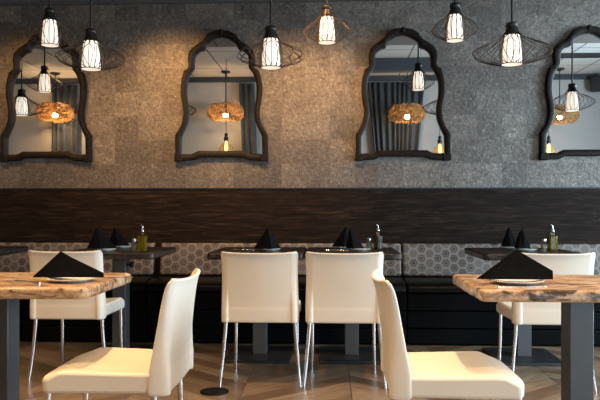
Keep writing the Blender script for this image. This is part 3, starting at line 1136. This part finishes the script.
def napkin(label, x, y, w, h, d, rot, z, skew=0.0, ridge=1.0, puff=0.006, blunt=0.006):
    """black cloth folded into a standing pyramid: layered sloping panels meeting at a peak"""
    bm = new_bm()

    def sheet(A, P, Q, sag, th=0.004):
        A, P, Q = Vector(A), Vector(P), Vector(Q)
        nrm = (P - A).cross(Q - A).normalized()
        n_ = 8
        f_, b_ = [], []
        for i in range(n_ + 1):
            rf, rb = [], []
            for j in range(i + 1):
                s = i / n_
                q = j / i if i else 0
                p = A.lerp(P.lerp(Q, q), s)
                bulge = sag * math.sin(PI * q) * s * (1.2 - s)
                p = p + nrm * bulge
                rf.append(bm.verts.new(p + nrm * th / 2)); rb.append(bm.verts.new(p - nrm * th / 2))
            f_.append(rf); b_.append(rb)
        for i in range(n_):
            for j in range(i + 1):
                bm.faces.new((f_[i][j], f_[i + 1][j], f_[i + 1][j + 1]))
                bm.faces.new((b_[i][j], b_[i + 1][j + 1], b_[i + 1][j]))
                if j < i:
                    bm.faces.new((f_[i][j], f_[i + 1][j + 1], f_[i][j + 1]))
                    bm.faces.new((b_[i][j], b_[i][j + 1], b_[i + 1][j + 1]))
        for i in range(n_):
            bm.faces.new((f_[i][0], b_[i][0], b_[i + 1][0], f_[i + 1][0]))
            bm.faces.new((f_[i][i], f_[i + 1][i + 1], b_[i + 1][i + 1], b_[i][i]))
            bm.faces.new((f_[n_][i], b_[n_][i], b_[n_][i + 1], f_[n_][i + 1]))
    k = 0.002
    A = (skew * w, 0.0, h)
    L, R = (-w / 2, 0.0, k), (w / 2, 0.0, k)
    Fm, Bm = (0.02 * w, -d / 2 * ridge, k), (-0.05 * w, d / 2, k)
    sheet(A, L, Fm, puff); sheet(A, Fm, R, puff)
    sheet(A, R, Bm, 0.006); sheet(A, Bm, L, 0.006)
    # outer folded layer, a little shorter, leaving a stepped edge
    A2 = (A[0], -0.006, h * 0.985)
    sheet(A2, (-w / 2 * 0.90, -0.010, k), (Fm[0], Fm[1] - 0.007, k), 0.006)
    sheet(A2, (Fm[0], Fm[1] - 0.007, k), (w / 2 * 0.99, -0.008, k + blunt), 0.006)
    if blunt > 0.01:
        sheet((w / 2 * 0.99, -0.008, k + blunt), (Fm[0], Fm[1] - 0.007, k), (w / 2, -0.008, k), 0.004)
    o = obj('folded_napkin', bm, M['napkin'])
    o.location = (x, y, z)
    o.rotation_euler = (0, 0, rot)
    return tag(o, label, 'napkin', 'black folded napkins')


PZ = TZ + 0.0165
x = xat(71, 2.70)
plate('white plate under the big napkin on the left foreground table', xat(72, 2.71), 2.71, 0.098)
napkin('large black folded napkin on the left foreground table', xat(68.5, 2.71), 2.71, 0.292, 0.106, 0.10, 0.03, PZ, -0.11, 0.12, 0.006, 0.018)
plate('white plate under the big napkin on the right foreground table', xat(517, 2.71), 2.71, 0.105)
napkin('large black folded napkin on the right foreground table', xat(514.5, 2.71), 2.71, 0.292, 0.118, 0.10, -0.02, PZ, 0.03, 0.12, 0.006, 0.034)

# far tables: (u of peak, distance, width, height, depth, turn, plate u)
far_set = [
    (102, 4.66, 0.205, 0.145, 0.12, 0.1, -0.18, 0.5, 106, 'black folded napkin nearest the left chair, on the far left table', 'white plate nearest the left chair on the far left table'),
    (119, 5.00, 0.17, 0.14, 0.12, -0.1, -0.2, 0.5, 122, 'black folded napkin behind another, left of the oil bottle on far left table', 'white plate at the banquette side of the far left table'),
    (267, 4.72, 0.19, 0.143, 0.13, 0.42, 0.02, 1.3, 270, 'single black folded napkin standing above the left centre chair', 'white plate showing above the left centre chair'),
    (341.5, 4.96, 0.14, 0.145, 0.12, 0.2, 0.24, 0.8, 345, 'left black folded napkin of the pair above the right centre chair', 'white plate at the banquette side, above the right centre chair'),
    (355, 4.74, 0.125, 0.146, 0.12, -0.2, -0.28, 0.9, 360, 'right black folded napkin of the pair above the right centre chair', 'white plate nearest the right centre chair'),
    (508.5, 5.00, 0.12, 0.143, 0.12, 0.75, 0.0, 1.0, 509, 'left black folded napkin of the pair on the far right table', 'white plate under the left napkin on the far right table'),
    (522.5, 4.76, 0.12, 0.147, 0.12, -0.75, 0.0, 1.0, 526, 'right black folded napkin of the pair on the far right table', 'white plate under the right napkin on the far right table'),
]
for u, Y, w, h, d, r, sk, rd, pu, lab, plab in far_set:
    plate(plab, xat(pu, Y), Y, 0.075)
    napkin(lab, xat(u, Y), Y, w, h, d, r, PZ, sk, rd, 0.042 if u > 500 else 0.010)


def fork(label, x, y, rot, L=0.17):
    bm = new_bm()
    pts = [(0, -L / 2, 0.003), (0, -L * 0.2, 0.004), (0, L * 0.12, 0.006), (0, L * 0.25, 0.005)]
    add_tube(bm, catmull(pts, 3), [0.004] * 3 + [0.003] * 6 + [0.004], 8)
    add_box(bm, -0.011, 0.011, L * 0.24, L * 0.30, 0.003, 0.0055)
    for k in range(4):
        xx = -0.0095 + k * 0.0063
        add_tube(bm, [(xx, L * 0.29, 0.0045), (xx, L * 0.4, 0.0035), (xx, L * 0.5, 0.006)], [0.0016, 0.0015, 0.001], 6)
    o = obj('fork', bm, M['chrome'])
    o.location = (x, y, TZ); o.rotation_euler = (0, 0, rot)
    return tag(o, label, 'fork', 'steel forks')


def knife(label, x, y, rot, L=0.19):
    bm = new_bm()
    add_prism(bm, [(-0.006, -L / 2), (0.006, -L / 2), (0.005, -0.005), (0.009, 0.01), (0.009, L * 0.4), (0.002, L / 2), (-0.006, L * 0.46), (-0.005, -0.005)], 0.0, 0.004)
    o = obj('table_knife', bm, M['chrome'], None, 0.0012)
    o.location = (x, y, TZ); o.rotation_euler = (0, 0, rot)
    return tag(o, label, 'knife', 'steel table knives')


fork('steel fork left of the plate on the left foreground table', xat(27, 2.66), 2.66, 1.0)
knife('steel knife right of the plate on the left foreground table', xat(110, 2.86), 2.86, -1.35)
knife('steel knife in front of the plate on the right foreground table', xat(522, 2.59), 2.59, -1.45)
fork('steel fork left of the napkin above the left centre chair', xat(245, 4.78), 4.78, 1.3)
fork('steel fork left of the napkin pair above the right centre chair', xat(337, 4.74), 4.74, 1.4)


def make_oil(label, loc):
    t = thing('oil_bottle', label, 'bottle', loc, 0, 'olive oil bottles on the far tables')
    w = 0.0285
    bm = new_bm(); add_prism(bm, rounded_rect(-w, w, -w, w, 0.009, 4), 0.0, 0.105)
    obj('glass_body', bm, M['oil'], t, 0.006)
    bm = new_bm(); add_lathe(bm, [(0.018, 0.105), (0.012, 0.118), (0.0105, 0.135), (0.012, 0.14)], 18)
    obj('neck', bm, M['glass'], t)
    bm = new_bm()
    add_lathe(bm, [(0.0115, 0.136), (0.0115, 0.145), (0.007, 0.15), (0.0055, 0.162)], 14)
    add_tube(bm, catmull([(0, 0, 0.158), (0.002, 0, 0.168), (-0.004, 0, 0.176), (-0.010, 0, 0.181)], 3), 0.0045, 8)
    obj('pourer', bm, M['chrome'], t)
    return t


def make_shaker(label, loc):
    t = thing('salt_shaker', label, 'shaker', loc, 0, 'glass shakers on the far tables')
    bm = new_bm(); add_lathe(bm, [(0.021, 0.0), (0.022, 0.01), (0.020, 0.058), (0.018, 0.062)], 20)
    obj('glass_body', bm, M['glass'], t)
    bm = new_bm(); add_lathe(bm, [(0.016, 0.005), (0.017, 0.012), (0.016, 0.044)], 16)
    obj('salt', bm, M['salt'], t)
    bm = new_bm(); add_lathe(bm, [(0.020, 0.06), (0.021, 0.064), (0.020, 0.08), (0.011, 0.086), (0.002, 0.0865)], 20)
    obj('metal_cap', bm, M['chrome'], t)
    return t


oil = make_oil('yellow olive oil bottle on the far left table', (xat(142.5, 4.66), 4.66, TZ))
shk = make_shaker('glass shaker left of the oil bottle on the far left table', (xat(134.5, 4.68), 4.68, TZ))
dk_b = dup(oil, (xat(378, 4.86), 4.86, TZ), 0.1, 'dark oil bottle above the right centre chair', 'olive oil bottles on the far tables')
for c_ in dk_b.children:
    if c_.name.startswith('glass_body'):
        c_.material_slots[0].link = 'OBJECT'
        c_.material_slots[0].material = M['vinegar']
dup(shk, (xat(369.5, 4.88), 4.88, TZ), 0, 'glass shaker left of the oil bottle, above the right centre chair', 'glass shakers on the far tables')
dup(oil, (xat(552.5, 4.82), 4.82, TZ), 0.0, 'olive oil bottle on the far right table, above the right chair', 'olive oil bottles on the far tables')
dup(shk, (xat(544, 4.82), 4.82, TZ), 0, 'glass shaker left of the oil bottle on the far right table', 'glass shakers on the far tables')

# floor box lid
bm = new_bm()
add_lathe(bm, [(0.083, 0.0), (0.083, 0.004), (0.078, 0.006), (0.07, 0.006), (0.068, 0.0045), (0.001, 0.0045)], 40)
o = obj('floor_outlet_cover', bm, plain('black_rubber', (0.006, 0.006, 0.006), 0.6, spec=0.1))
o.location = (xat(214.5, 3.86), 3.86, 0)
tag(o, 'round black floor outlet cover on the planks near the left centre chair', 'floor outlet')
